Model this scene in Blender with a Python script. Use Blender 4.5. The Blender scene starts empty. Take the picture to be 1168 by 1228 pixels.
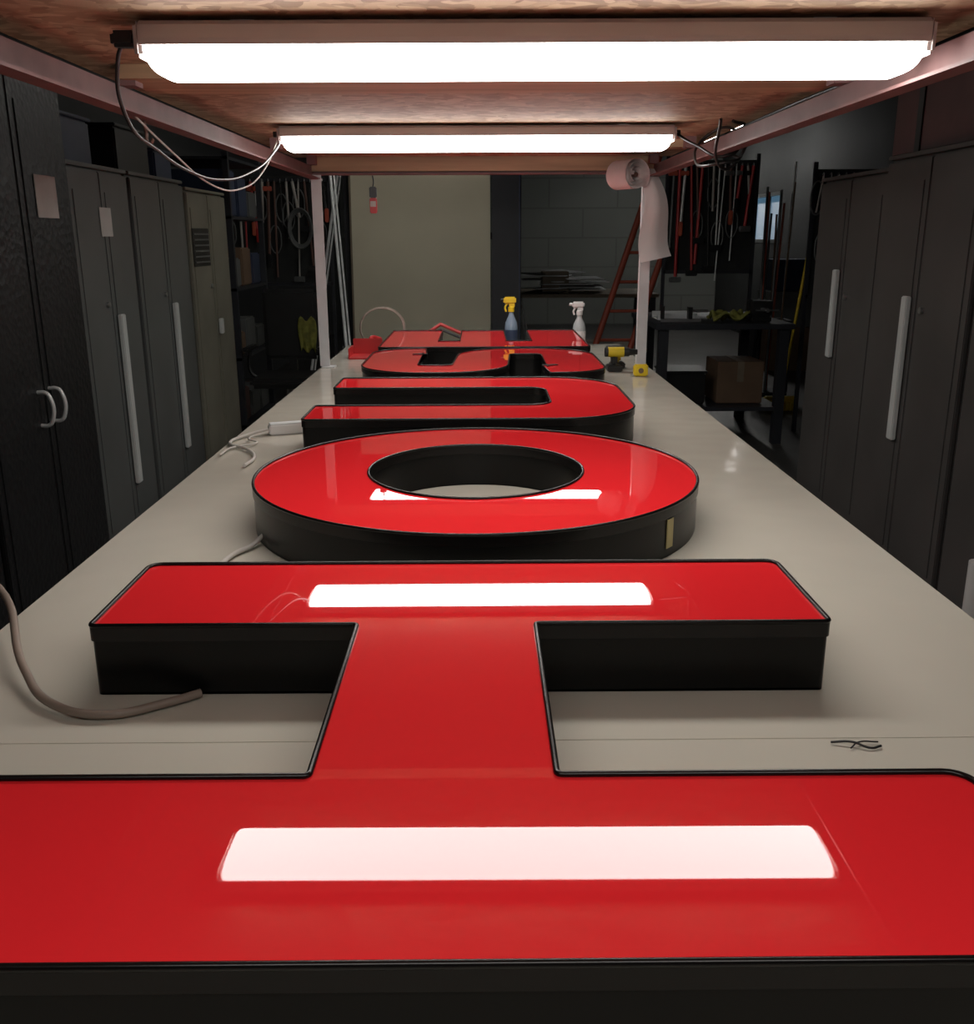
import bpy, bmesh, math, random
from mathutils import Vector, Matrix
random.seed(4)
C = bpy.context.scene.collection
bpy.context.scene.view_settings.view_transform = 'Standard'
bpy.context.scene.view_settings.look = 'None'

# ------------------------------------------------------------------ materials
def mat(name, col, rough=0.5, metal=0.0, var=0.12, scale=6.0, bump=0.0, bscale=40.0,
        spec=0.5, stretch=(1,1,1), coat=0.0, bdist=0.01):
    m = bpy.data.materials.new(name); m.use_nodes = True
    nt = m.node_tree; b = nt.nodes['Principled BSDF']
    b.inputs['Roughness'].default_value = rough
    b.inputs['Metallic'].default_value = metal
    b.inputs['Specular IOR Level'].default_value = spec
    b.inputs['Coat Weight'].default_value = coat
    tc = nt.nodes.new('ShaderNodeTexCoord'); mp = nt.nodes.new('ShaderNodeMapping')
    mp.inputs['Scale'].default_value = stretch
    nt.links.new(tc.outputs['Object'], mp.inputs['Vector'])
    n = nt.nodes.new('ShaderNodeTexNoise'); n.inputs['Scale'].default_value = scale
    n.inputs['Detail'].default_value = 5
    nt.links.new(mp.outputs[0], n.inputs['Vector'])
    r = nt.nodes.new('ShaderNodeValToRGB')
    r.color_ramp.elements[0].position = 0.3; r.color_ramp.elements[1].position = 0.7
    r.color_ramp.elements[0].color = (*[c*(1-var) for c in col], 1)
    r.color_ramp.elements[1].color = (*[min(1,c*(1+var)) for c in col], 1)
    nt.links.new(n.outputs['Fac'], r.inputs[0]); nt.links.new(r.outputs[0], b.inputs['Base Color'])
    if bump > 0:
        n2 = nt.nodes.new('ShaderNodeTexNoise'); n2.inputs['Scale'].default_value = bscale
        n2.inputs['Detail'].default_value = 1
        nt.links.new(mp.outputs[0], n2.inputs['Vector'])
        bp = nt.nodes.new('ShaderNodeBump'); bp.inputs['Strength'].default_value = bump
        bp.inputs['Distance'].default_value = bdist
        nt.links.new(n2.outputs['Fac'], bp.inputs['Height']); nt.links.new(bp.outputs[0], b.inputs['Normal'])
    return m

def emis(name, col, s):
    m = bpy.data.materials.new(name); m.use_nodes = True
    b = m.node_tree.nodes['Principled BSDF']
    b.inputs['Base Color'].default_value = (.8,.8,.8,1)
    b.inputs['Emission Color'].default_value = (*col,1)
    b.inputs['Emission Strength'].default_value = s
    return m

M = {}
M['red'] = mat('red_acrylic', (0.80,0.024,0.03), 0.012, var=0.03, scale=2, bump=0.05, bscale=1.5, bdist=0.004, spec=0.36)
M['return'] = mat('black_return', (0.004,0.004,0.004), 0.28, var=0.1, spec=0.25)
M['trim'] = mat('black_trim', (0.006,0.005,0.005), 0.25, var=0.1, spec=0.35)
M['lens'] = emis('lit_diffuser', (1.0,0.98,0.94), 14.5)
M['fill_lens'] = emis('added_fill_diffuser', (1.0,0.98,0.94), 9.0)
M['lens2'] = emis('ceiling_tube_lit', (1.0,0.98,0.95), 26)
M['fill_tube'] = emis('added_fill_tube', (1.0,0.97,0.9), 15)
M['lamp_body'] = mat('lamp_housing', (0.5,0.43,0.41), 0.45, var=0.04)
M['white'] = mat('white_paint', (0.68,0.66,0.64), 0.4, var=0.06)
M['post'] = mat('post_paint', (0.66,0.65,0.65), 0.4, var=0.08, scale=10)
M['rail'] = mat('rail_paint', (0.22,0.12,0.115), 0.6, var=0.15, scale=9, spec=0.3)
M['blackp'] = mat('black_plastic', (0.012,0.012,0.012), 0.4)
M['steel'] = mat('brushed_steel', (0.5,0.5,0.5), 0.3, 0.9, var=0.1)
M['pull'] = mat('pull_chrome', (0.8,0.8,0.78), 0.35, 0.3, var=0.03)
M['handle'] = mat('handle_grey', (0.70,0.72,0.70), 0.35, 0.1, var=0.05)
M['cab'] = mat('cabinet_grey', (0.13,0.137,0.134), 0.36, 0.1, var=0.10, scale=3)
M['cabR'] = mat('cabinet_brown_grey', (0.095,0.088,0.084), 0.36, 0.1, var=0.12, scale=3)
M['locker'] = mat('locker_tan', (0.22,0.21,0.165), 0.5, var=0.15, scale=3)
M['paper'] = mat('paper', (0.78,0.71,0.69), 0.7, var=0.05)
M['dimpaper'] = mat('dim_paper', (0.6,0.59,0.55), 0.7, var=0.1)
M['yellow'] = mat('yellow_plastic', (0.7,0.5,0.02), 0.4, var=0.08)
M['hivis'] = mat('hivis_cloth', (0.17,0.17,0.03), 0.8, var=0.4, scale=20)
M['redp'] = mat('red_plastic', (0.5,0.03,0.03), 0.4)
M['orange'] = mat('orange_fibreglass', (0.55,0.11,0.06), 0.45)
M['bluel'] = mat('blue_liquid', (0.22,0.28,0.36), 0.15)
M['clear'] = mat('milky_bottle', (0.5,0.5,0.5), 0.3)
M['hose'] = mat('hose_tan', (0.27,0.21,0.17), 0.5)
M['cordw'] = mat('white_cord', (0.5,0.47,0.43), 0.5)
M['cordb'] = mat('brown_cord', (0.16,0.08,0.06), 0.5)
M['board'] = mat('beige_board', (0.64,0.60,0.45), 0.6, var=0.08, scale=1.2)
M['darkboard'] = mat('dark_board', (0.022,0.024,0.03), 0.5)
M['scrap'] = mat('scrap_white', (0.7,0.72,0.72), 0.5, var=0.2)
M['plank'] = mat('pine_plank', (0.44,0.29,0.17), 0.6, var=0.25, scale=3, stretch=(0.6,9,9))
M['ply'] = mat('ply_bench', (0.2,0.16,0.11), 0.6, var=0.2)
M['floor'] = mat('concrete_floor', (0.06,0.058,0.055), 0.45, var=0.3, scale=1.5, bump=0.1)
M['ceil'] = mat('ceiling_dark', (0.03,0.03,0.03), 0.8)
M['wall'] = mat('wall_dark', (0.028,0.03,0.029), 0.8, var=0.15, scale=1.5)
M['box'] = mat('maroon_box', (0.12,0.055,0.052), 0.6)
M['label'] = mat('label_gold', (0.5,0.42,0.2), 0.5)
M['bluebin'] = mat('blue_bin', (0.03,0.045,0.09), 0.5)
M['card'] = mat('cardboard', (0.16,0.1,0.06), 0.7)
M['rubber'] = mat('rubber', (0.01,0.01,0.01), 0.7)
M['glass'] = emis('window_dusk_glass', (0.2,0.45,0.7), 0.22)
M['table'] = mat('table_laminate', (0.58,0.545,0.465), 0.10, var=0.05, scale=1.3, bump=0.22, bscale=6.5, bdist=0.012, spec=0.5)

# OSB
m = bpy.data.materials.new('osb_deck'); m.use_nodes = True; nt = m.node_tree; b = nt.nodes['Principled BSDF']
b.inputs['Roughness'].default_value = 0.7
tc = nt.nodes.new('ShaderNodeTexCoord'); mp = nt.nodes.new('ShaderNodeMapping'); mp.inputs['Scale'].default_value = (1,1.3,1)
nt.links.new(tc.outputs['Object'], mp.inputs['Vector'])
nz = nt.nodes.new('ShaderNodeTexNoise'); nz.inputs['Scale'].default_value = 9
nt.links.new(mp.outputs[0], nz.inputs['Vector'])
mx = nt.nodes.new('ShaderNodeMixRGB'); mx.inputs[0].default_value = 0.12
nt.links.new(mp.outputs[0], mx.inputs[1]); nt.links.new(nz.outputs['Color'], mx.inputs[2])
v = nt.nodes.new('ShaderNodeTexVoronoi'); v.inputs['Scale'].default_value = 34
nt.links.new(mx.outputs[0], v.inputs['Vector'])
r = nt.nodes.new('ShaderNodeValToRGB')
for p,c in ((0.0,(0.26,0.155,0.09,1)),(1.0,(0.52,0.36,0.225,1))):
    e = r.color_ramp.elements[0 if p==0 else 1]; e.position=p; e.color=c
sx = nt.nodes.new('ShaderNodeSeparateColor'); nt.links.new(v.outputs['Color'], sx.inputs[0])
nt.links.new(sx.outputs[0], r.inputs[0]); nt.links.new(r.outputs[0], b.inputs['Base Color'])
M['osb'] = m

# block wall
m = bpy.data.materials.new('block_wall'); m.use_nodes = True; nt = m.node_tree; b = nt.nodes['Principled BSDF']
b.inputs['Roughness'].default_value = 0.8
tc = nt.nodes.new('ShaderNodeTexCoord'); mp = nt.nodes.new('ShaderNodeMapping')
mp.inputs['Rotation'].default_value = (math.radians(90),0,0)
nt.links.new(tc.outputs['Object'], mp.inputs['Vector'])
br = nt.nodes.new('ShaderNodeTexBrick'); br.inputs['Scale'].default_value = 1.0
br.inputs['Color1'].default_value=(0.21,0.22,0.20,1); br.inputs['Color2'].default_value=(0.195,0.205,0.185,1)
br.inputs['Mortar'].default_value=(0.16,0.165,0.15,1); br.inputs['Brick Width'].default_value=1.2; br.inputs['Row Height'].default_value=0.5
br.inputs['Mortar Size'].default_value=0.015
nt.links.new(mp.outputs[0], br.inputs['Vector']); nt.links.new(br.outputs['Color'], b.inputs['Base Color'])
M['block'] = m

# black textured sheet
m = mat('black_textured', (0.014,0.014,0.015), 0.4, var=0.1, spec=0.4)
nt = m.node_tree; b = nt.nodes['Principled BSDF']
v = nt.nodes.new('ShaderNodeTexVoronoi'); v.inputs['Scale'].default_value = 38
tc = nt.nodes.new('ShaderNodeTexCoord'); nt.links.new(tc.outputs['Object'], v.inputs['Vector'])
bp = nt.nodes.new('ShaderNodeBump'); bp.inputs['Strength'].default_value=0.4; bp.inputs['Distance'].default_value=0.005
nt.links.new(v.outputs['Distance'], bp.inputs['Height']); nt.links.new(bp.outputs[0], b.inputs['Normal'])
M['tread'] = m

# ------------------------------------------------------------------ helpers
def empty(name, loc=(0,0,0)):
    e = bpy.data.objects.new(name, None); e.location = loc; e.empty_display_size = 0.1; C.objects.link(e); return e
def add(name, me, material, parent=None, smooth=None):
    o = bpy.data.objects.new(name, me); C.objects.link(o)
    if material is not None:
        me.materials.clear(); me.materials.append(material)
    if parent is not None: o.parent = parent
    if smooth:
        for p in me.polygons: p.use_smooth = True
        me.set_sharp_from_angle(angle=math.radians(smooth))
    return o
def box(name, x0,x1,y0,y1,z0,z1, material, parent=None, bev=0.0, rot=None, pivot=None):
    bm = bmesh.new(); bmesh.ops.create_cube(bm, size=1)
    bmesh.ops.scale(bm, vec=(x1-x0,y1-y0,z1-z0), verts=bm.verts)
    if bev: bmesh.ops.bevel(bm, geom=bm.edges[:], offset=bev, segments=2, affect='EDGES')
    c = Vector(((x0+x1)/2,(y0+y1)/2,(z0+z1)/2))
    if rot is not None:
        pv = Vector(pivot) if pivot else c
        bmesh.ops.translate(bm, vec=c-pv, verts=bm.verts)
        bmesh.ops.rotate(bm, cent=(0,0,0), matrix=rot, verts=bm.verts)
        bmesh.ops.translate(bm, vec=pv, verts=bm.verts)
    else: bmesh.ops.translate(bm, vec=c, verts=bm.verts)
    me = bpy.data.meshes.new(name); bm.to_mesh(me); bm.free()
    return add(name, me, material, parent)
def cyl(name, p0, p1, r0, material, parent=None, r1=None, seg=24):
    p0=Vector(p0); p1=Vector(p1); d=p1-p0
    bm = bmesh.new(); bmesh.ops.create_cone(bm, cap_ends=True, segments=seg, radius1=r0, radius2=r0 if r1 is None else r1, depth=d.length)
    q = Vector((0,0,1)).rotation_difference(d.normalized()).to_matrix().to_4x4()
    bmesh.ops.transform(bm, matrix=Matrix.Translation((p0+p1)/2) @ q, verts=bm.verts)
    me = bpy.data.meshes.new(name); bm.to_mesh(me); bm.free()
    return add(name, me, material, parent, smooth=40)
def curve_mesh(name, cu):
    o = bpy.data.objects.new('tmp', cu); C.objects.link(o)
    dg = bpy.context.evaluated_depsgraph_get(); dg.update()
    me = bpy.data.meshes.new_from_object(o.evaluated_get(dg)); me.name = name
    bpy.data.objects.remove(o); return me
def tube(name, pts, r, material, parent=None, cyclic=False, smoothpath=True, res=3):
    cu = bpy.data.curves.new(name,'CURVE'); cu.dimensions='3D'; cu.bevel_depth=r; cu.bevel_resolution=res; cu.use_fill_caps=True
    if smoothpath:
        s = cu.splines.new('BEZIER'); s.bezier_points.add(len(pts)-1)
        for bp_,p in zip(s.bezier_points, pts):
            bp_.co = p; bp_.handle_left_type='AUTO'; bp_.handle_right_type='AUTO'
        cu.resolution_u = 10
    else:
        s = cu.splines.new('POLY'); s.points.add(len(pts)-1)
        for q,p in zip(s.points, pts): q.co = (*p,1)
    s.use_cyclic_u = cyclic
    return add(name, curve_mesh(name,cu), material, parent, smooth=50)
def lathe(name, prof, cx, cy, material, parent=None, seg=28):
    bm = bmesh.new(); rings=[]
    for r,z in prof:
        rings.append([bm.verts.new((cx+r*math.cos(2*math.pi*i/seg), cy+r*math.sin(2*math.pi*i/seg), z)) for i in range(seg)])
    for a,b_ in zip(rings,rings[1:]):
        for i in range(seg):
            bm.faces.new((a[i],a[(i+1)%seg],b_[(i+1)%seg],b_[i]))
    bm.faces.new(rings[0][::-1]); bm.faces.new(rings[-1])
    me = bpy.data.meshes.new(name); bm.to_mesh(me); bm.free()
    return add(name, me, material, parent, smooth=40)

def fillet(pts, rad, closed=True, seg=8):
    out=[]; n=len(pts)
    for i,p in enumerate(pts):
        r = rad[i] if isinstance(rad,(list,tuple)) else rad
        if (not closed and i in (0,n-1)) or r<=0: out.append(Vector(p)); continue
        p=Vector(p); a=(Vector(pts[i-1])-p); b_=(Vector(pts[(i+1)%n])-p)
        la,lb=a.length,b_.length; a.normalize(); b_.normalize()
        ang=a.angle(b_); t=r/math.tan(ang/2); t=min(t,la*0.499,lb*0.499); rr=t*math.tan(ang/2)
        c=p+(a+b_).normalized()*(rr/math.sin(ang/2))
        s=p+a*t; e=p+b_*t
        v0=s-c; v1=e-c; tot=v0.angle_signed(v1)
        for k in range(seg+1):
            th=-tot*k/seg
            out.append(c+Vector((v0.x*math.cos(th)-v0.y*math.sin(th), v0.x*math.sin(th)+v0.y*math.cos(th))))
    return out

def area(l): return sum(l[i-1].x*l[i].y-l[i].x*l[i-1].y for i in range(len(l)))/2
def offset(l, d):
    n=len(l); out=[]
    sg = 1 if area(l)>0 else -1
    for i in range(n):
        a=(l[i]-l[i-1]); b_=(l[(i+1)%n]-l[i])
        if a.length<1e-7: a=b_
        if b_.length<1e-7: b_=a
        a=a.normalized(); b_=b_.normalized()
        na=Vector((a.y,-a.x))*sg; nb=Vector((b_.y,-b_.x))*sg
        nn=(na+nb).normalized(); out.append(l[i]+nn*(d/max(0.5,nn.dot(na))))
    return out
def filled(name, loops, z, ext, material, parent):
    cu = bpy.data.curves.new(name,'CURVE'); cu.dimensions='2D'; cu.fill_mode='BOTH'; cu.extrude=ext
    for l in loops:
        s=cu.splines.new('POLY'); s.points.add(len(l)-1); s.use_cyclic_u=True
        for q,p in zip(s.points,l): q.co=(p.x,p.y,0,1)
    me=curve_mesh(name,cu)
    for v_ in me.vertices: v_.co.z += z
    return add(name, me, material, parent)
def walls(name, loops, z0, z1, material, parent):
    bm=bmesh.new()
    for l in loops:
        a=[bm.verts.new((p.x,p.y,z0)) for p in l]; b_=[bm.verts.new((p.x,p.y,z1)) for p in l]
        n=len(l)
        for i in range(n): bm.faces.new((a[i],a[(i+1)%n],b_[(i+1)%n],b_[i]))
    me=bpy.data.meshes.new(name); bm.to_mesh(me); bm.free()
    return add(name, me, material, parent, smooth=30)
TZ = 0.90; T = 0.105
def letter(name, outer, holes=[]):
    e = empty(name)
    loops=[outer]+holes; z0=TZ+0.001; zt=TZ+T
    walls('return_walls', loops, z0, zt-0.002, M['return'], e)
    filled('back_panel', loops, z0+0.002, 0.0015, M['return'], e)
    filled('acrylic_face', loops, zt-0.003, 0.002, M['red'], e)
    cap=[offset(outer,0.0025)]+[offset(h_,-0.0025) for h_ in holes]
    walls('trim_band', cap, zt-0.022, zt+0.001, M['trim'], e)
    for i,l in enumerate(loops):
        tube('trim_bead_%d'%i, [(p.x,p.y,zt+0.0005) for p in l], 0.0036, M['trim'], e, cyclic=True, smoothpath=False, res=2)
    return e

# ------------------------------------------------------------------ room
box('floor',-2.6,4.4,-1.6,17.8,-0.1,0,M['floor'])
box('ceiling',-2.6,4.4,-1.6,17.8,3.3,3.4,M['ceil'])
box('wall_back',-2.6,4.4,17.6,17.8,0,3.3,M['block'])
box('wall_left',-2.6,-2.45,-1.6,17.6,0,3.3,M['wall'])
box('wall_front',-2.45,4.2,-1.6,-1.45,0,3.3,M['wall'])
e=empty('wall_right')
for i,(a,b_,c,d) in enumerate(((-1.6,14.0,0,3.3),(15.5,17.6,0,3.3),(14.0,15.5,0,1.42),(14.0,15.5,2.12,3.3))):
    box('wall_piece_%d'%i,4.2,4.35,a,b_,c,d,M['wall'],e)
e=empty('window_1')
box('glass',4.27,4.28,14.0,15.5,1.42,2.12,M['glass'],e)
for a,b_,c,d in ((14.0,14.05,1.42,2.12),(15.45,15.5,1.42,2.12),(14.73,14.77,1.42,2.12),(14.05,15.45,1.42,1.47),(14.05,15.45,2.07,2.12)):
    box('frame',4.19,4.26,a,b_,c,d,M['cab'],e)
for i,y in enumerate((2,5,8,11,14)):
    box('ceiling_beam',-2.44,4.19,y,y+0.12,3.1,3.298,M['ceil'])

# ------------------------------------------------------------------ work table
e=empty('work_table')
X0,X1=-0.797,0.825
for i,(a,b_) in enumerate(((0.25,1.0995),(1.1005,3.4995),(3.5003,5.80))):
    box('top_panel_%d'%i,X0,X1,a,b_,0.87,TZ,M['table'],e,bev=0.0008)
box('apron_left',X0+0.03,X0+0.07,0.3,5.75,0.77,0.87,M['plank'],e)
box('apron_right',X1-0.07,X1-0.03,0.3,5.75,0.77,0.87,M['plank'],e)
box('apron_end',X0+0.07,X1-0.07,5.68,5.72,0.77,0.87,M['plank'],e)
box('under_shelf',X0+0.05,X1-0.05,0.35,5.7,0.22,0.25,M['ply'],e)
for y in (0.35,2.1,3.9,5.6):
    for x in (X0+0.05,X1-0.13):
        box('leg',x,x+0.08,y,y+0.08,0,0.87,M['plank'],e)

# ------------------------------------------------------------------ overhead shelf
shelf=e=empty('overhead_storage_shelf')
YB=4.84; RL=-0.80; RR=0.825
zb=1.785; ZD=1.886
for s,x in ((1,RL),(-1,RR)):
    xa,xb=sorted((x,x+s*0.006)); box('side_rail_web',xa,xb,-0.3,YB,zb,zb+0.06,M['rail'],e)
    xa,xb=sorted((x,x+s*0.045)); box('side_rail_flange',xa,xb,-0.3,YB,zb,zb+0.006,M['rail'],e)
    for y in (-0.25,0.9,2.3,3.9,4.7): box('rail_spacer',min(x,x+s*0.04),max(x,x+s*0.04),y,y+0.05,zb+0.06,ZD,M['rail'],e)
box('end_rail',RL+0.006,RR-0.006,YB-0.006,YB,zb+0.02,zb+0.075,M['rail'],e)
box('end_rail_flange',RL+0.006,RR-0.006,YB-0.05,YB-0.006,zb+0.02,zb+0.026,M['rail'],e)
box('end_joist',RL+0.006,RR-0.006,YB-0.045,YB-0.008,zb+0.035,ZD,M['plank'],e)
for i,(a,b_) in enumerate(((-0.3,2.44),(2.444,4.84))):
    box('osb_deck_%d'%i,RL-0.08,RR+0.08,a,b_,ZD,ZD+0.018,M['osb'],e)
for a,b_ in ((2.28,2.52),(4.0,4.1),(0.9,1.0)):
    box('cross_plank',RL+0.01,RR-0.01,a,b_,ZD-0.03,ZD-0.0005,M['plank'],e)
for x in (-0.776,0.795):
    box('post_web',x-0.024,x+0.024,4.79,4.796,TZ+0.006,zb+0.02,M['post'],e)
    box('post_flange',x-0.024,x-0.018,4.796,4.83,TZ+0.006,zb+0.02,M['post'],e)
    box('post_foot',x-0.028 if x>0 else x-0.015,x+0.01 if x>0 else x+0.05,4.76,4.83,TZ+0.0005,TZ+0.006,M['post'],e)
    box('post_near',x-0.024,x+0.024,0.28,0.33,TZ+0.001,zb,M['post'],e)
for y in (1.2,2.3,3.4,4.4):
    for s,x in ((-1,RL),(1,RR)):
        cyl('bolt',(x+s*0.0,y,zb+0.03),(x+s*0.012,y,zb+0.03),0.009,M['steel'],e,seg=6)

# ------------------------------------------------------------------ lamps
def lamp(name, cx, cy, L, zbot, ztop, yaw=0.0, mtl='lens', hang=None):
    e=empty(name,(cx,cy,0)); e.rotation_euler=(0,0,yaw)
    w=0.15; hg=0.046
    bm=bmesh.new(); st=[]; nst=10; rr=0.020
    xs=[-L/2+rr*(1-math.cos(math.pi/2*k/nst)) for k in range(nst+1)]
    xs+= [-x for x in xs[::-1]]
    np_=28
    for x in xs:
        ed=(L/2-abs(x)); s=1.0
        if ed<rr: s=math.sqrt(max(0,1-(1-ed/rr)**2))
        sy=0.97+0.03*s; sz=0.6+0.4*s
        ring=[]
        for k in range(np_+1):
            th=math.pi*k/np_
            cy_=math.copysign(abs(math.cos(th))**0.45,math.cos(th)); sn=math.sin(th)**0.5
            ring.append(bm.verts.new((x, w/2*cy_*sy, zbot+hg-hg*sn*sz)))
        st.append(ring)
    for a,b_ in zip(st,st[1:]):
        for k in range(np_): bm.faces.new((a[k],a[k+1],b_[k+1],b_[k]))
    bm.faces.new(st[0]); bm.faces.new(st[-1][::-1])
    me=bpy.data.meshes.new('diffuser'); bm.to_mesh(me); bm.free()
    add('diffuser',me,M[mtl],e,smooth=50)
    bm=bmesh.new(); L2=L+0.016
    prof=[(-w/2-0.003,zbot+hg-0.002),(-w/2-0.004,zbot+hg+0.008),(-w/2-0.001,ztop-0.008),(-w/2+0.008,ztop),(w/2-0.008,ztop),(w/2+0.001,ztop-0.008),(w/2+0.004,zbot+hg+0.008),(w/2+0.003,zbot+hg-0.002)]
    A=[bm.verts.new((-L2/2,y,z)) for y,z in prof]; B=[bm.verts.new((L2/2,y,z)) for y,z in prof]
    for k in range(len(prof)): bm.faces.new((A[k],A[(k+1)%8],B[(k+1)%8],B[k]))
    bm.faces.new(A[::-1]); bm.faces.new(B)
    bmesh.ops.recalc_face_normals(bm,faces=bm.faces)
    me=bpy.data.meshes.new('housing'); bm.to_mesh(me); bm.free()
    add('housing',me,M['lamp_body'],e)
    for s in (-1,1):
        box('end_cap',min(s*(L2/2-0.004),s*(L2/2+0.010)),max(s*(L2/2-0.004),s*(L2/2+0.010)),-w/2-0.003,w/2+0.003,zbot+hg-0.022,ztop-0.002,M['lamp_body'],e,bev=0.0065)
        cyl('cable_gland',(s*(L2/2+0.010),0,ztop-0.02),(s*(L2/2+0.035),0,ztop-0.02),0.01,M['blackp'],e,seg=12)
        if hang: cyl('suspension_wire',(s*L*0.4,0,ztop),(s*L*0.4,0,hang),0.002,M['steel'],e,seg=6)
        else: box('mount_bracket',s*L*0.38-0.02,s*L*0.38+0.02,-0.03,0.03,ztop,ZD-0.0005,M['steel'],e)
    return e
lamp('added_fill_light',0.095,0.16,1.33,1.792,1.877,mtl='fill_lens')  # added fill lamp, out of view, brightens the nearest letter
lamp('added_fill_light',0.095,1.868,1.335,1.794,1.877,yaw=math.radians(-0.3))
lamp('added_fill_light',-0.01,3.51,1.305,1.803,1.880)
lamp('added_fill_light',0.03,5.22,1.29,1.865,1.945,hang=3.3,yaw=math.radians(-2.5))
def strip(x0,x1,ys,mm):
    e=empty('ceiling_strip_light')
    for a,b_ in ys:
        box('fixture_body',x0,x1,a,b_,2.94,3.0,M['white'],e)
        for x in (x0+.04,x1-.04): cyl('tube',(x,a+0.03,2.92),(x,b_-0.03,2.92),0.019,M[mm],e,seg=12)
        for y in (a+0.2,b_-0.2): cyl('chain',((x0+x1)/2,y,3.0),((x0+x1)/2,y,3.3),0.004,M['steel'],e,seg=6)
strip(3.30,3.46,((12.4,14.0),(14.7,16.3)),'lens2')
strip(-0.7,-0.54,((6.6,8.0),),'fill_tube')  # added fill strip, hidden by the deck, brightens the beige board and rear

# ------------------------------------------------------------------ letters HOUSE (each turned 90 degrees)
xl,xr=-0.544,0.482
ya,yb,yc,yd=0.587,0.845,1.234,1.494
ca,cb=-0.174,0.073
pts=[(xl,ya),(xr,ya),(xr,yb),(cb,yb),(cb,yc),(xr,yc),(xr,yd),(xl,yd),(xl,yc),(ca,yc),(ca,yb),(xl,yb)]
H=fillet(pts,[.02,.02,.025,.006,.006,.008,.02,.02,.008,.006,.006,.025],seg=5)
letter('channel_letter_h',H)
N=128
cx,cy=-0.014,2.142
outer=[Vector((cx+0.498*math.cos(2*math.pi*i/N),cy+0.499*math.sin(2*math.pi*i/N))) for i in range(N)]
inner=[Vector((cx+0.246*math.cos(2*math.pi*i/N),cy+0.262*math.sin(2*math.pi*i/N)+0.015)) for i in range(N)]
o_letter=letter('channel_letter_o',outer,[inner])
ph=math.radians(-39)
lab=box('rating_label',-0.001,0.001,-0.012,0.012,TZ+0.02,TZ+0.08,M['label'],o_letter)
lab.location=(cx+0.5*math.cos(ph),cy+0.5*math.sin(ph),0); lab.rotation_euler=(0,0,ph)
pts=[(-0.53,2.785),(0.485,2.785),(0.485,3.65),(-0.525,3.65),(-0.525,3.395),(0.225,3.395),(0.225,3.03),(-0.53,3.03)]
letter('channel_letter_u',fillet(pts,[.015,.25,.25,.015,.012,.07,.07,.012],seg=14))
W=0.86;Ht=1.01;s_=0.235;h_=s_/2
cl=fillet([(W-h_+0.01,0.765),(W-h_,Ht-h_),(h_,Ht-h_),(h_,0.52),(W-h_,0.49),(W-h_,h_),(h_,h_),(h_-0.01,0.245)],[0,.15,.16,.15,.15,.16,.15,0],closed=False,seg=12)
L_=[];R_=[]
for i,p in enumerate(cl):
    d=(cl[min(i+1,len(cl)-1)]-cl[max(i-1,0)]).normalized(); nn=Vector((-d.y,d.x))
    L_.append(p+nn*h_); R_.append(p-nn*h_)
S=[Vector((0.508-p.y,3.785+p.x)) for p in (L_+R_[::-1])]
letter('channel_letter_s',S)
y0,y1,y2=4.70,4.99,5.58
pts=[(-0.50,y0),(0.53,y0),(0.53,y2),(0.26,y2),(0.26,y1),(0.13,y1),(0.13,y2-0.02),(-0.11,y2-0.02),(-0.11,y1),(-0.22,y1),(-0.22,y2),(-0.50,y2)]
letter('channel_letter_e',fillet(pts,0.01,seg=3))

# ------------------------------------------------------------------ cabinets
def cabinet(name,xf,side,y0,y1,z1,depth,material,hz=(0.32,1.165),handle='strip',doors=2,z0=0.0):
    e=empty(name); f=lambda a,b_:(min(a,b_),max(a,b_))
    a,b_=f(xf-side*0.022,xf-side*depth); box('carcass',a,b_,y0,y1,z0+0.06,z1,material,e,bev=0.004)
    a,b_=f(xf-side*0.06,xf-side*(depth-0.02)); box('plinth',a,b_,y0+0.02,y1-0.02,z0,z0+0.06,M['blackp'],e)
    a,b_=f(xf+side*0.0,xf-side*depth); box('top_lip',a,b_,y0-0.004,y1+0.004,z1,z1+0.018,material,e,bev=0.003)
    w=(y1-y0)/doors
    for i in range(doors):
        a,b_=f(xf-side*0.020,xf); box('door_leaf_%d'%i,a,b_,y0+i*w+0.004,y0+(i+1)*w-0.004,z0+0.08,z1-0.012,material,e,bev=0.004)
        ins=0.05
        a,b_=f(xf,xf+side*0.004); box('door_rib_%d'%i,a,b_,y0+i*w+ins,y0+(i+1)*w-ins,z0+0.16,z1-0.1,material,e,bev=0.0015)
        hy = y0+(i+1)*w-0.07 if (i%2==0) else y0+i*w+0.04
        if handle=='strip' and i%2==1:
            a,b_=f(xf+side*0.004,xf+side*0.026); box('long_handle_%d'%i,a,b_,hy,hy+0.055,hz[0],hz[1],M['handle'],e,bev=0.004)
        if handle=='strip' and i%2==0:
            cyl('lock_%d'%i,(xf,hy,1.22),(xf+side*0.016,hy,1.22),0.014,M['steel'],e,seg=12)
        if handle=='d':
            tube('pull_%d'%i,[(xf,hy,0.82),(xf+side*0.035,hy,0.822),(xf+side*0.05,hy,0.84),(xf+side*0.05,hy,0.93),(xf+side*0.035,hy,0.948),(xf,hy,0.95)],0.008,M['pull'],e)
    return e
cabinet('black_storage_cabinet',-1.72,1,2.3,3.27,2.12,0.6,M['tread'],handle='d')
c0=cabinet('black_storage_cabinet',-1.72,1,3.30,4.24,2.12,0.6,M['tread'],handle='d')
c1=cabinet('utility_cabinet',-1.77,1,4.34,5.08,1.83,0.55,M['cab'])
c2=cabinet('utility_cabinet',-1.77,1,5.12,6.02,1.83,0.55,M['cab'])
c3=cabinet('metal_locker',-1.77,1,6.08,6.98,1.80,0.5,M['locker'],handle='strip',hz=(0.9,1.0))
for x,y,z,h2,w2,p in ((-1.714,3.90,1.76,0.16,0.19,c0),(-1.764,4.66,1.66,0.13,0.14,c1)):
    box('pinned_note',x,x+0.002,y,y+w2,z-h2,z,M['dimpaper'],p)
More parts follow.
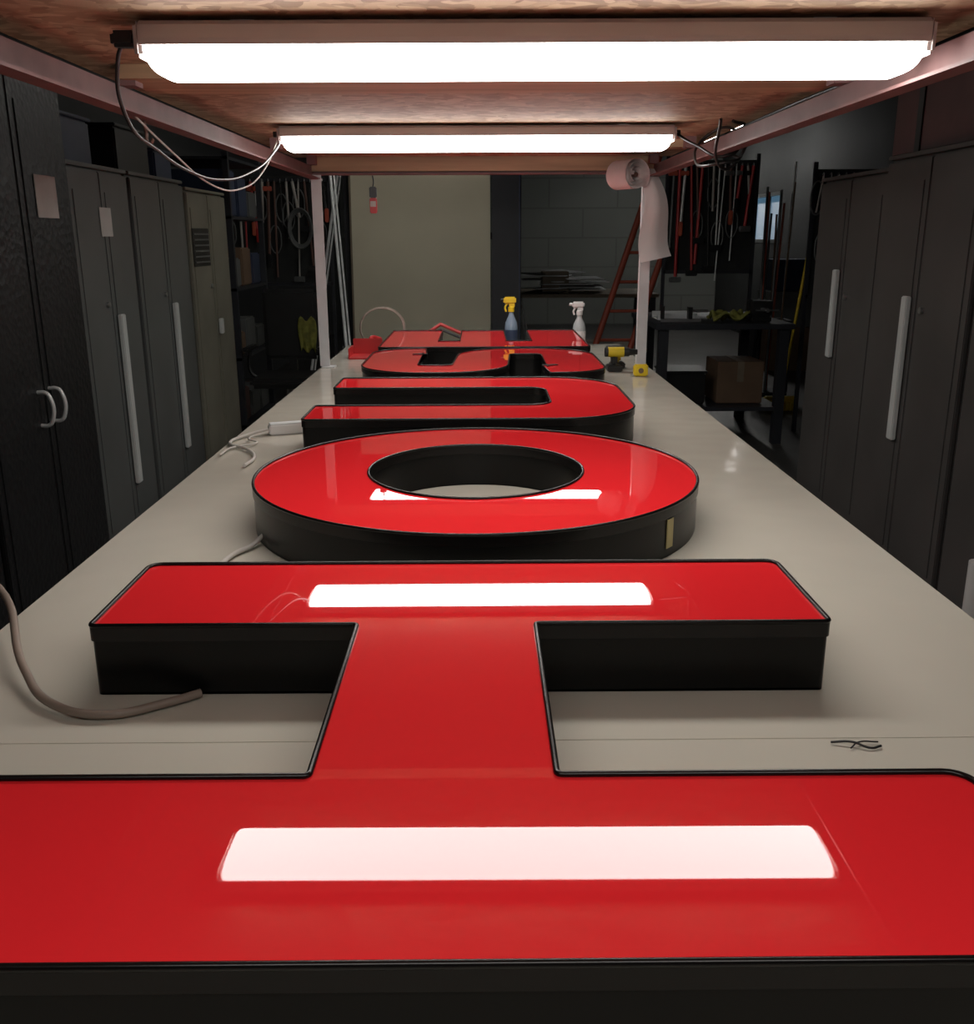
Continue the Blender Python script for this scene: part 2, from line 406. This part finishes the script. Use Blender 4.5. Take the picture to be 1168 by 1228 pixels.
box('vent_panel',-1.766,-1.763,6.12,6.48,1.35,1.58,M['blackp'],c3)
for i in range(6): box('vent_slat_%d'%i,-1.763,-1.758,6.14,6.46,1.37+i*.034,1.38+i*.034,M['cab'],c3)
cabinet('tall_cabinet',1.83,-1,2.7,3.62,1.84,0.55,M['cabR'],hz=(0.4,1.2))
cabinet('tall_cabinet',1.83,-1,3.66,4.55,1.84,0.55,M['cabR'],hz=(0.65,1.27))
cabinet('tall_cabinet',1.86,-1,4.6,5.5,1.80,0.55,M['cabR'],hz=(0.9,1.35))
e=empty('storage_crate')
box('crate_body',1.9,2.35,3.5,4.7,1.862,2.22,M['box'],e,bev=0.01)
box('crate_lid',1.88,2.37,3.48,4.72,2.22,2.25,M['box'],e,bev=0.006)
for y in (3.7,4.4): box('crate_strap',1.893,1.9,y,y+0.05,1.865,2.22,M['blackp'],e)
for i,(y,w,hh,mm) in enumerate(((4.45,.42,.2,'bluebin'),(5.2,.5,.22,'blackp'),(5.8,.3,.15,'bluebin'))):
    e=empty('storage_bin')
    box('bin_body',-2.2,-1.85,y,y+w,1.849,1.849+hh,M[mm],e,bev=0.01)
    box('bin_rim',-2.21,-1.84,y-0.01,y+w+0.01,1.849+hh,1.849+hh+0.015,M[mm],e,bev=0.004)
e=empty('vinyl_roll')
cyl('roll_body',(1.775,3.22,0.001),(1.775,3.22,0.40),0.04,M['white'],e); cyl('roll_core',(1.775,3.22,0.40),(1.775,3.22,0.41),0.02,M['card'],e)

# ------------------------------------------------------------------ background
e=empty('beige_wall_board')
rt=Matrix.Rotation(math.radians(-4),3,'X')
box('board_sheet',-1.13,0.085,8.6,8.62,0.004,2.44,M['board'],e,rot=rt,pivot=(0,8.61,0.004))
box('board_edge',-1.135,-1.12,8.59,8.6,0.004,2.44,M['ply'],e,rot=rt,pivot=(0,8.61,0.004))
e=empty('board_rack')
for x in (-1.2,0.3): box('rack_upright',x,x+0.06,8.86,8.92,0,2.6,M['darkboard'],e)
for z in (0.6,1.5,2.4): box('rack_bar',-1.14,0.3,8.87,8.91,z,z+0.06,M['darkboard'],e)
e=empty('dark_panel')
box('panel_sheet',0.10,0.34,8.6,8.63,0.004,2.44,M['darkboard'],e,rot=rt,pivot=(0,8.61,0.004))
box('panel_edge',0.335,0.345,8.59,8.6,0.004,2.44,M['bluebin'],e,rot=rt,pivot=(0,8.61,0.004))
def bench(name,x0,x1,y0,y1,mm):
    e=empty(name)
    box('bench_top',x0,x1,y0,y1,0.86,0.9,M[mm],e,bev=0.004)
    box('bench_shelf',x0+0.05,x1-0.05,y0+0.05,y1-0.05,0.25,0.28,M[mm],e)
    for x in (x0+0.03,x1-0.1):
        for y in (y0+0.03,y1-0.1): box('bench_leg',x,x+0.07,y,y+0.07,0,0.86,M['darkboard'],e)
    return e
bench('scrap_bench',0.35,2.0,11.0,12.2,'ply')
e=empty('scrap_panel_pile')
z=0.915
for i in range(14):
    x=random.uniform(0.45,0.95); y=random.uniform(11.05,11.4); w=random.uniform(.3,.6)
    tl=random.uniform(-.05,.02)
    R_x=Matrix.Rotation(random.uniform(-.6,.6),3,'Z')@Matrix.Rotation(-tl*1.2,3,'X')
    box('scrap_%d'%i,x,x+w,y,y+random.uniform(.3,.5),z,z+0.010,M['scrap' if i%4 else 'blackp'],e,rot=R_x); z+=0.016
box('scrap_spacer',0.7,1.0,11.2,11.5,0.901,z,M['ply'],e)
bench('tool_bench',1.28,2.3,7.1,8.3,'darkboard')
e=empty('folded_yellow_cloth')
bm=bmesh.new(); bmesh.ops.create_grid(bm,x_segments=14,y_segments=14,size=0.13)
for v_ in bm.verts: v_.co.z=0.03+0.035*math.sin(v_.co.x*38)*math.cos(v_.co.y*31)+random.uniform(0,.012)
me=bpy.data.meshes.new('cloth'); bm.to_mesh(me); bm.free()
o=add('cloth',me,M['hivis'],e,smooth=80); o.location=(1.85,7.3,0.92)
sm=o.modifiers.new('s','SOLIDIFY'); sm.thickness=0.01
e=empty('bench_clamp')
box('bar',1.35,1.65,7.3,7.32,0.901,0.925,M['steel'],e); box('jaw_fixed',1.35,1.37,7.28,7.34,0.925,1.02,M['blackp'],e); box('jaw_sliding',1.55,1.58,7.28,7.34,0.925,1.01,M['blackp'],e)
cyl('screw',(1.57,7.31,0.98),(1.70,7.31,0.98),0.01,M['steel'],e)
e=empty('parts_tray')
box('tray_base',1.36,1.66,7.5,7.75,0.901,0.91,M['scrap'],e)
for a in ((1.36,1.66,7.49,7.5),(1.36,1.66,7.75,7.76)): box('tray_side',*a,0.901,0.95,M['scrap'],e)
e=empty('parts_crate')
box('crate_shell',1.38,1.70,7.25,7.6,0.285,0.52,M['blackp'],e,bev=.01); box('crate_rim',1.37,1.71,7.24,7.61,0.52,0.54,M['blackp'],e,bev=.004)
e=empty('cardboard_box')
box('box_body',1.80,2.15,7.3,7.7,0.285,0.60,M['card'],e,bev=.004); box('box_tape',1.95,2.0,7.297,7.7,0.45,0.603,M['ply'],e)
e=empty('bench_vise')
box('vise_base',2.0,2.15,7.2,7.4,0.901,0.95,M['blackp'],e,bev=0.01); box('vise_jaw_back',2.0,2.15,7.32,7.37,0.95,1.06,M['blackp'],e,bev=0.006)
box('vise_jaw_front',2.0,2.15,7.2,7.25,0.95,1.06,M['blackp'],e,bev=0.006); cyl('vise_screw',(2.075,7.05,1.0),(2.075,7.35,1.0),0.014,M['steel'],e)
cyl('vise_handle',(1.99,7.07,1.0),(2.16,7.07,1.0),0.006,M['steel'],e)

def hanging_rack(name,x0,x1,y,z,n,mm='darkboard',up=0.014):
    e=empty(name)
    for x in (x0,x1): box('upright',x-up,x+up,y,y+2*up,0,z+0.1,M[mm],e)
    box('hang_bar',x0,x1,y+0.0,y+0.03,z,z+0.03,M[mm],e)
    box('low_bar',x0,x1,y+0.0,y+0.03,z-0.9,z-0.87,M[mm],e)
    box('backing_panel',x0,x1,y+0.03,y+0.036,z-0.9,z+0.05,M['wall'],e)
    for i in range(n):
        x=x0+0.05+(x1-x0-0.1)*i/(n-1); L=random.uniform(.25,1.0)
        c=random.choice(('handle','blackp','cab','redp','handle','cordb','cordw'))
        x2=x+random.uniform(-.05,.05)
        cyl('tool_bar_%d'%i,(x,y-0.03,z),(x2,y-0.03,z-L),random.uniform(.006,.014),M[c],e,seg=8)
        k=random.random()
        if k<.4: box('tool_head_%d'%i,x2-0.05,x2+0.05,y-0.05,y-0.01,z-L-0.05,z-L,M[random.choice(('blackp','cab','steel'))],e,bev=.006)
        elif k<.7:
            box('tool_jaw_%d'%i,x-0.05,x+0.03,y-0.045,y-0.02,z-0.08,z-0.04,M[random.choice(('steel','blackp','orange'))],e,bev=.005)
            box('tool_grip_%d'%i,x2-0.018,x2+0.018,y-0.05,y-0.015,z-L-0.02,z-L+0.1,M[random.choice(('redp','blackp','orange'))],e,bev=.007)
        else:
            tube('tool_loop_%d'%i,[(x2+.05*math.cos(t),y-0.03,z-L*.6+.12*math.sin(t)) for t in [2*math.pi*q/8 for q in range(8)]],.006,M['cab'],e,cyclic=True)
        tube('hook_%d'%i,[(x,y,z+0.01),(x,y-0.03,z+0.02),(x,y-0.035,z-0.01)],0.004,M['steel'],e)
    return e
hanging_rack('clamp_rack',1.62,2.40,8.75,2.1,15)
hanging_rack('tool_rack',2.52,3.3,7.6,1.95,13)
hanging_rack('hand_tool_rack',-2.3,-1.35,9.0,2.0,17)
e=empty('pole_stand')
box('stand_base',2.62,2.98,9.3,9.6,0.0,0.05,M['darkboard'],e,bev=.005)
box('stand_hoop',2.62,2.98,9.3,9.33,0.7,0.74,M['darkboard'],e); box('stand_hoop_back',2.62,2.98,9.57,9.6,0.7,0.74,M['darkboard'],e)
for x in (2.62,2.95): box('stand_side',x,x+.03,9.3,9.6,0.05,0.74,M['darkboard'],e)
for i in range(9):
    x=2.68+i*0.032; cyl('pole_%d'%i,(x,9.36+(i%3)*.08,0.05),(x+random.uniform(-.04,.06),9.38+(i%3)*.08,random.uniform(1.7,2.3)),random.uniform(.009,.016),M[random.choice(('cab','blackp','card','handle','orange'))],e,seg=8)
e=empty('stacked_storage_box')
for i,(x,y,z_,w,h2,c) in enumerate(((3.3,11.2,0,.7,.5,'card'),(3.32,11.22,.505,.62,.4,'cab'),(3.35,11.25,.91,.5,.35,'bluebin'))):
    box('box_%d'%i,x,x+w,y,y+.5,z_,z_+h2,M[c],e,bev=.008); box('box_lid_%d'%i,x-.01,x+w+.01,y-.01,y+.51,z_+h2-.06,z_+h2-.002,M[c],e,bev=.004)
e=empty('coiled_air_hose')
for q in range(3):
    r=0.11+0.01*q
    tube('coil_%d'%q,[(-1.6+r*math.cos(t)*0.8,8.9-0.01*q,1.6+r*1.3*math.sin(t)) for t in [2*math.pi*i/12 for i in range(12)]],0.009,M['cab'],e,cyclic=True)
e=empty('fibreglass_ladder')
lt=lambda u,t:(0.99+u+0.92*t, 9.6+0.5*t, 0.03+2.67*t)
for u in (0,0.36):
    tube('stile_%g'%u,[lt(u,0),lt(u,1)],0.032,M['orange'],e,smoothpath=False)
for i in range(9):
    t=0.08+i*0.105; tube('rung_%d'%i,[lt(0,t),lt(0.36,t)],0.016,M['orange'],e,smoothpath=False)
e=empty('push_broom')
box('broom_head',2.55,2.85,8.55,8.62,0.08,0.13,M['yellow'],e,bev=.01)
for i in range(14): box('bristle_%d'%i,2.56+i*0.02,2.575+i*0.02,8.56,8.61,0.0,0.08,M['yellow'],e)
tube('broom_handle',[(2.7,8.58,0.13),(2.85,8.6,1.45)],0.013,M['yellow'],e,smoothpath=False)
e=empty('steel_shelving_rack')
for x in (-2.35,-1.8):
    for y in (7.1,8.1): box('rack_post',x,x+0.04,y,y+0.04,0,2.1,M['darkboard'],e)
for z in (0.15,0.65,1.15,1.65,2.05): box('rack_shelf',-2.35,-1.76,7.1,8.14,z,z+0.02,M['darkboard'],e)
k=0
for z in (0.17,0.67,1.17,1.67):
    for y in (7.16,7.5,7.82):
        hh=random.uniform(.16,.36); c=random.choice(('card','bluebin','cab','box','cab'))
        box('rack_bin_%d'%k,-2.3,-1.8,y,y+0.27,z+0.001,z+hh,M[c],e,bev=.01); k+=1
e=empty('office_chair')
cx_,cy_=-1.45,7.2
for i in range(5):
    a=2*math.pi*i/5; box('base_arm_%d'%i,cx_,cx_+0.3,cy_-0.02,cy_+0.02,0.07,0.1,M['blackp'],e,rot=Matrix.Rotation(a,3,'Z'),pivot=(cx_,cy_,0.085))
    cyl('castor_%d'%i,(cx_+.28*math.cos(a)-.02,cy_+.28*math.sin(a),.035),(cx_+.28*math.cos(a)+.02,cy_+.28*math.sin(a),.035),.034,M['rubber'],e)
cyl('gas_lift',(cx_,cy_,.1),(cx_,cy_,.46),.025,M['steel'],e)
box('seat',cx_-.24,cx_+.24,cy_-.24,cy_+.24,.46,.54,M['blackp'],e,bev=.03)
box('backrest',cx_-.21,cx_+.21,cy_+.22,cy_+.28,.62,1.15,M['blackp'],e,bev=.028)
box('back_stem',cx_-.03,cx_+.03,cy_+.24,cy_+.27,.5,.66,M['blackp'],e)
for s in (-1,1):
    box('armrest',cx_+s*.27-.03,cx_+s*.27+.03,cy_-.15,cy_+.15,.72,.75,M['blackp'],e,bev=.012)
    tube('arm_support',[(cx_+s*.2,cy_,.5),(cx_+s*.27,cy_,.55),(cx_+s*.27,cy_,.72)],.013,M['blackp'],e)
bm=bmesh.new(); g=[]
for j in range(14):
    row=[]
    for i in range(9):
        u=i/8-.5; t=j/13
        row.append(bm.verts.new((cx_+0.13+u*0.13*(1+0.12*math.sin(t*5)), cy_+0.20-0.012*math.cos(i*2.2)*t, 0.93-0.24*t+0.02*math.sin(i*1.3))))
    g.append(row)
for j in range(13):
    for i in range(8): bm.faces.new((g[j][i],g[j][i+1],g[j+1][i+1],g[j+1][i]))
me=bpy.data.meshes.new('draped_vest'); bm.to_mesh(me); bm.free(); o=add('draped_vest',me,M['hivis'],e,smooth=80)
sm=o.modifiers.new('s','SOLIDIFY'); sm.thickness=0.006
for k,(xa,ya_,xb,yb_,z) in enumerate(((-0.98,7.3,-1.25,8.4,2.2),(-1.6,8.7,-1.25,8.95,2.1),(0.33,9.5,0.25,10.2,1.9),(0.58,10.6,0.30,11.6,1.5))):
    e=empty('leaning_trim_strip'); tube('strip',[(xa,ya_,0.02),(xb,yb_,z)],0.013,M['scrap'],e,smoothpath=False)
    tube('strip_return',[(xa+.03,ya_,0.02),(xb+.03,yb_,z)],0.008,M['scrap'],e,smoothpath=False)

# ------------------------------------------------------------------ things on the table
def spray(name,x,y,bm_,tm,hgt=0.29):
    e=empty(name); z=TZ+0.001; s=hgt/0.29
    lathe('bottle',[(.034,z),(.038,z+.008),(.038,z+.11*s),(.034,z+.14*s),(.018,z+.175*s),(.014,z+.19*s),(.014,z+.205*s)],x,y,M[bm_],e)
    lathe('label_wrap',[(.0385,z+.03*s),(.0388,z+.032*s),(.0388,z+.095*s),(.0385,z+.098*s)],x,y,M['paper' if tm!='yellow' else 'bluebin'],e)
    lathe('collar',[(.018,z+.2*s),(.018,z+.225*s),(.012,z+.23*s)],x,y,M[tm],e)
    box('spray_head',x-.045,x+.028,y-.013,y+.013,z+.245*s,z+.285*s,M[tm],e,bev=.008)
    box('head_neck',x-.012,x+.02,y-.011,y+.011,z+.225*s,z+.25*s,M[tm],e,bev=.003)
    tube('trigger',[(x-.02,y,z+.25*s),(x-.035,y,z+.225*s),(x-.03,y,z+.2*s)],.006,M[tm],e)
    cyl('nozzle',(x-.045,y,z+.268*s),(x-.06,y,z+.268*s),.009,M['blackp' if tm=='yellow' else tm],e)
spray('spray_bottle',0.176,5.69,'bluel','yellow')
spray('spray_bottle',0.575,5.70,'clear','white',0.26)
e=empty('cordless_drill')
z=TZ
box('battery',0.60,0.67,4.555,4.655,z+.001,z+.03,M['blackp'],e,bev=.005)
box('grip',0.62,0.65,4.585,4.63,z+.03,z+.075,M['blackp'],e,bev=.008)
cyl('motor_body',(0.605,4.605,z+.09),(0.68,4.605,z+.09),.024,M['yellow'],e)
cyl('motor_cap',(0.59,4.605,z+.09),(0.606,4.605,z+.09),.022,M['blackp'],e)
cyl('gear_case',(0.68,4.605,z+.09),(0.705,4.605,z+.09),.022,M['blackp'],e)
cyl('chuck',(0.705,4.605,z+.09),(0.745,4.605,z+.09),.018,M['blackp'],e,r1=.012)
e=empty('impact_driver')
box('battery',0.63,0.70,4.67,4.75,z+.001,z+.03,M['blackp'],e,bev=.005)
box('grip',0.65,0.68,4.69,4.73,z+.03,z+.07,M['yellow'],e,bev=.008)
cyl('body',(0.61,4.71,z+.085),(0.69,4.71,z+.085),.025,M['blackp'],e)
e=empty('tape_measure')
box('case',0.70,0.765,4.40,4.435,z+.001,z+.055,M['yellow'],e,bev=.006)
cyl('badge',(0.732,4.40,z+.028),(0.732,4.397,z+.028),.012,M['card'],e)
box('hook_tab',0.69,0.70,4.41,4.425,z+.001,z+.012,M['steel'],e)
e=empty('led_power_supply')
rz=Matrix.Rotation(math.radians(20),3,'Z')
box('case',-0.70,-0.585,3.09,3.135,z+.001,z+.035,M['white'],e,bev=.004,rot=rz)
box('lid',-0.695,-0.59,3.095,3.13,z+.035,z+.038,M['scrap'],e,rot=rz)
tube('cord_a',[(-0.69,3.08,z+.015),(-0.74,3.0,z+.008),(-0.70,2.93,z+.008),(-0.76,2.86,z+.008),(-0.77,2.76,z+.008)],.003,M['cordw'],e)
tube('cord_b',[(-0.69,3.09,z+.02),(-0.76,3.05,z+.008),(-0.78,2.92,z+.008),(-0.71,2.84,z+.008),(-0.66,2.72,z+.008),(-0.665,2.62,z+.008)],.005,M['cordw'],e)
e=empty('letter_lead_cable')
tube('lead',[(-0.46,1.93,z+.02),(-0.475,1.89,z+.01),(-0.50,1.84,z+.008),(-0.51,1.75,z+.008),(-0.50,1.65,z+.008)],.005,M['cordw'],e)
e=empty('air_hose')
tube('hose',[(-0.395,1.222,z+.009),(-0.43,1.195,z+.009),(-0.505,1.16,z+.009),(-0.585,1.185,z+.012),(-0.66,1.27,z+.022),(-0.80,1.50,z+.06),(-0.95,1.62,z+.07),(-1.15,1.70,0.75),(-1.25,1.72,0.3),(-1.3,1.7,0.012),(-1.45,1.4,0.012)],.0062,M['hose'],e)
e=empty('red_dustpan')
box('pan_floor',-0.70,-0.54,5.1,5.3,z+.001,z+.008,M['redp'],e)
box('pan_back',-0.70,-0.54,5.3,5.31,z+.001,z+.09,M['redp'],e,bev=.003)
for x in (-0.705,-0.54): box('pan_side',x,x+.006,5.12,5.31,z+.001,z+.055,M['redp'],e)
tube('pan_handle',[(-0.61,5.31,z+.07),(-0.60,5.36,z+.09),(-0.56,5.40,z+.075)],.012,M['redp'],e)
e=empty('wire_coil')
for q in range(3):
    tube('loop_%d'%q,[(-0.57+(.122+.004*q)*math.cos(t),5.60+.012*q+0.02*math.sin(t),z+.118+(.11+.003*q)*math.sin(t)) for t in [2*math.pi*i/16 for i in range(16)]],.003,M['hose'],e,cyclic=True)
e=empty('roof_shaped_sign')
tube('sign_edge',[(-0.42,5.74,z+.012),(-0.24,5.76,z+.125),(-0.06,5.74,z+.05)],.011,M['redp'],e,smoothpath=False)
tube('sign_base',[(-0.42,5.74,z+.012),(-0.06,5.74,z+.012)],.008,M['blackp'],e,smoothpath=False)
tube('sign_inner',[(-0.36,5.74,z+.012),(-0.24,5.76,z+.095),(-0.08,5.74,z+.03)],.008,M['blackp'],e,smoothpath=False)
e=empty('wire_offcut')
tube('offcut_a',[(0.44,1.085,z+.003),(0.465,1.08,z+.006),(0.485,1.07,z+.003),(0.50,1.075,z+.003)],.0015,M['blackp'],e)
tube('offcut_b',[(0.46,1.07,z+.003),(0.475,1.083,z+.004),(0.50,1.085,z+.003)],.001,M['blackp'],e)

# ------------------------------------------------------------------ hanging things on the shelf
e=empty('paper_roll')
def sheet(name,prof,w,a,pdir,adir,mm,par):
    bm=bmesh.new(); A=[];B=[]
    for u,v_ in prof:
        p=a+pdir*u+Vector((0,0,v_)); A.append(bm.verts.new(p-adir*w/2)); B.append(bm.verts.new(p+adir*w/2))
    for i in range(len(A)-1): bm.faces.new((A[i],A[i+1],B[i+1],B[i]))
    me=bpy.data.meshes.new(name); bm.to_mesh(me); bm.free(); return add(name,me,mm,par,smooth=80)
sp=[((.016+.0026*t)*math.cos(t),(.016+.0026*t)*math.sin(t)) for t in [i*0.25 for i in range(0,92)]]
c=Vector((0.675,4.66,1.79))
adir=Vector((0.46,-0.88,0)).normalized(); pdir=Vector((0.88,0.46,0)).normalized()
sheet('rolled_sheet',[(-a,b_) for a,b_ in sp],0.15,c,pdir,adir,M['paper'],e)
bm=bmesh.new(); rows=[]
for j in range(22):
    t=j/21; cxp=0.765+0.085*t+0.02*math.sin(t*5); zz=1.82-0.42*t
    yaw=0.1+0.35*math.sin(t*2.4); row=[]
    wd=0.08+0.085*min(1,t*1.4)
    for i in range(7):
        u=(i/6-.5)*wd
        row.append(bm.verts.new((cxp+u*math.cos(yaw),4.68+u*math.sin(yaw)-0.03*math.sin(t*6)+0.01*math.cos(i),zz+0.03*(i/6)*(t**3))))
    rows.append(row)
for j in range(21):
    for i in range(6): bm.faces.new((rows[j][i],rows[j][i+1],rows[j+1][i+1],rows[j+1][i]))
me=bpy.data.meshes.new('hanging_tail'); bm.to_mesh(me); bm.free(); add('hanging_tail',me,M['paper'],e,smooth=80)
cyl('roll_spindle',tuple(c-adir*.1),tuple(c+adir*.07),.010,M['cordb'],e)
e=empty('red_hang_tag')
tube('cord_loop',[(-0.507,4.775,1.80),(-0.503,4.775,1.77),(-0.507,4.775,1.75)],.003,M['blackp'],e)
box('tag_top',-0.524,-0.49,4.765,4.785,1.70,1.75,M['blackp'],e,bev=.004)
box('tag_body',-0.524,-0.49,4.765,4.785,1.63,1.70,M['redp'],e,bev=.004)
box('tag_label',-0.52,-0.494,4.763,4.765,1.66,1.685,M['cordw'],e)
e=shelf
tube('plug_cord',[(-0.59,1.865,1.855),(-0.625,1.865,1.855),(-0.655,1.89,1.81),(-0.675,1.97,1.745),(-0.69,2.2,1.70),(-0.70,2.45,1.675),(-0.70,2.7,1.67),(-0.69,3.0,1.70),(-0.68,3.4,1.80),(-0.67,3.50,1.855)],.0038,M['blackp'],e)
box('plug',-0.65,-0.605,1.85,1.88,1.845,1.872,M['blackp'],e,bev=.006)
tube('white_cord',[(-0.785,2.3,1.80),(-0.76,2.5,1.73),(-0.73,2.75,1.66),(-0.71,3.0,1.66),(-0.695,3.3,1.74),(-0.68,3.48,1.855)],.0025,M['cordw'],e)
tube('cord_a',[(0.665,3.50,1.86),(0.72,3.4,1.81),(0.80,3.3,1.77),(0.86,3.4,1.84),(0.80,3.6,1.86),(0.74,3.5,1.77),(0.80,3.3,1.75),(0.87,3.5,1.79)],.005,M['blackp'],e)
tube('cord_b',[(0.75,3.2,1.87),(0.77,3.3,1.75),(0.83,3.35,1.74),(0.86,3.3,1.85),(0.80,3.25,1.87)],.005,M['blackp'],e)
tube('cord_c',[(0.78,1.865,1.86),(0.80,1.95,1.87),(0.86,2.1,1.875),(0.87,2.9,1.87),(0.85,3.3,1.86)],.005,M['blackp'],e)
tube('rail_hook',[(-0.79,2.42,1.80),(-0.785,2.42,1.76),(-0.78,2.42,1.735),(-0.77,2.42,1.745)],.004,M['cordb'],e)

# ------------------------------------------------------------------ world + camera
w=bpy.data.worlds.new('dim_world'); bpy.context.scene.world=w; w.use_nodes=True
w.node_tree.nodes['Background'].inputs[0].default_value=(0.5,0.55,0.6,1); w.node_tree.nodes['Background'].inputs[1].default_value=0.05
cam=bpy.data.cameras.new('camera'); co=bpy.data.objects.new('camera',cam); C.objects.link(co)
cam.sensor_fit='HORIZONTAL'; cam.sensor_width=36; cam.lens=36*1150/1168
cam.clip_start=0.02
co.location=(0,0,1.52)
R=Matrix.Rotation(math.radians(-0.3),4,'Z') @ Matrix.Rotation(math.radians(74.0),4,'X') @ Matrix.Rotation(math.radians(-0.25),4,'Z')
co.rotation_euler=R.to_euler()
bpy.context.scene.camera=co
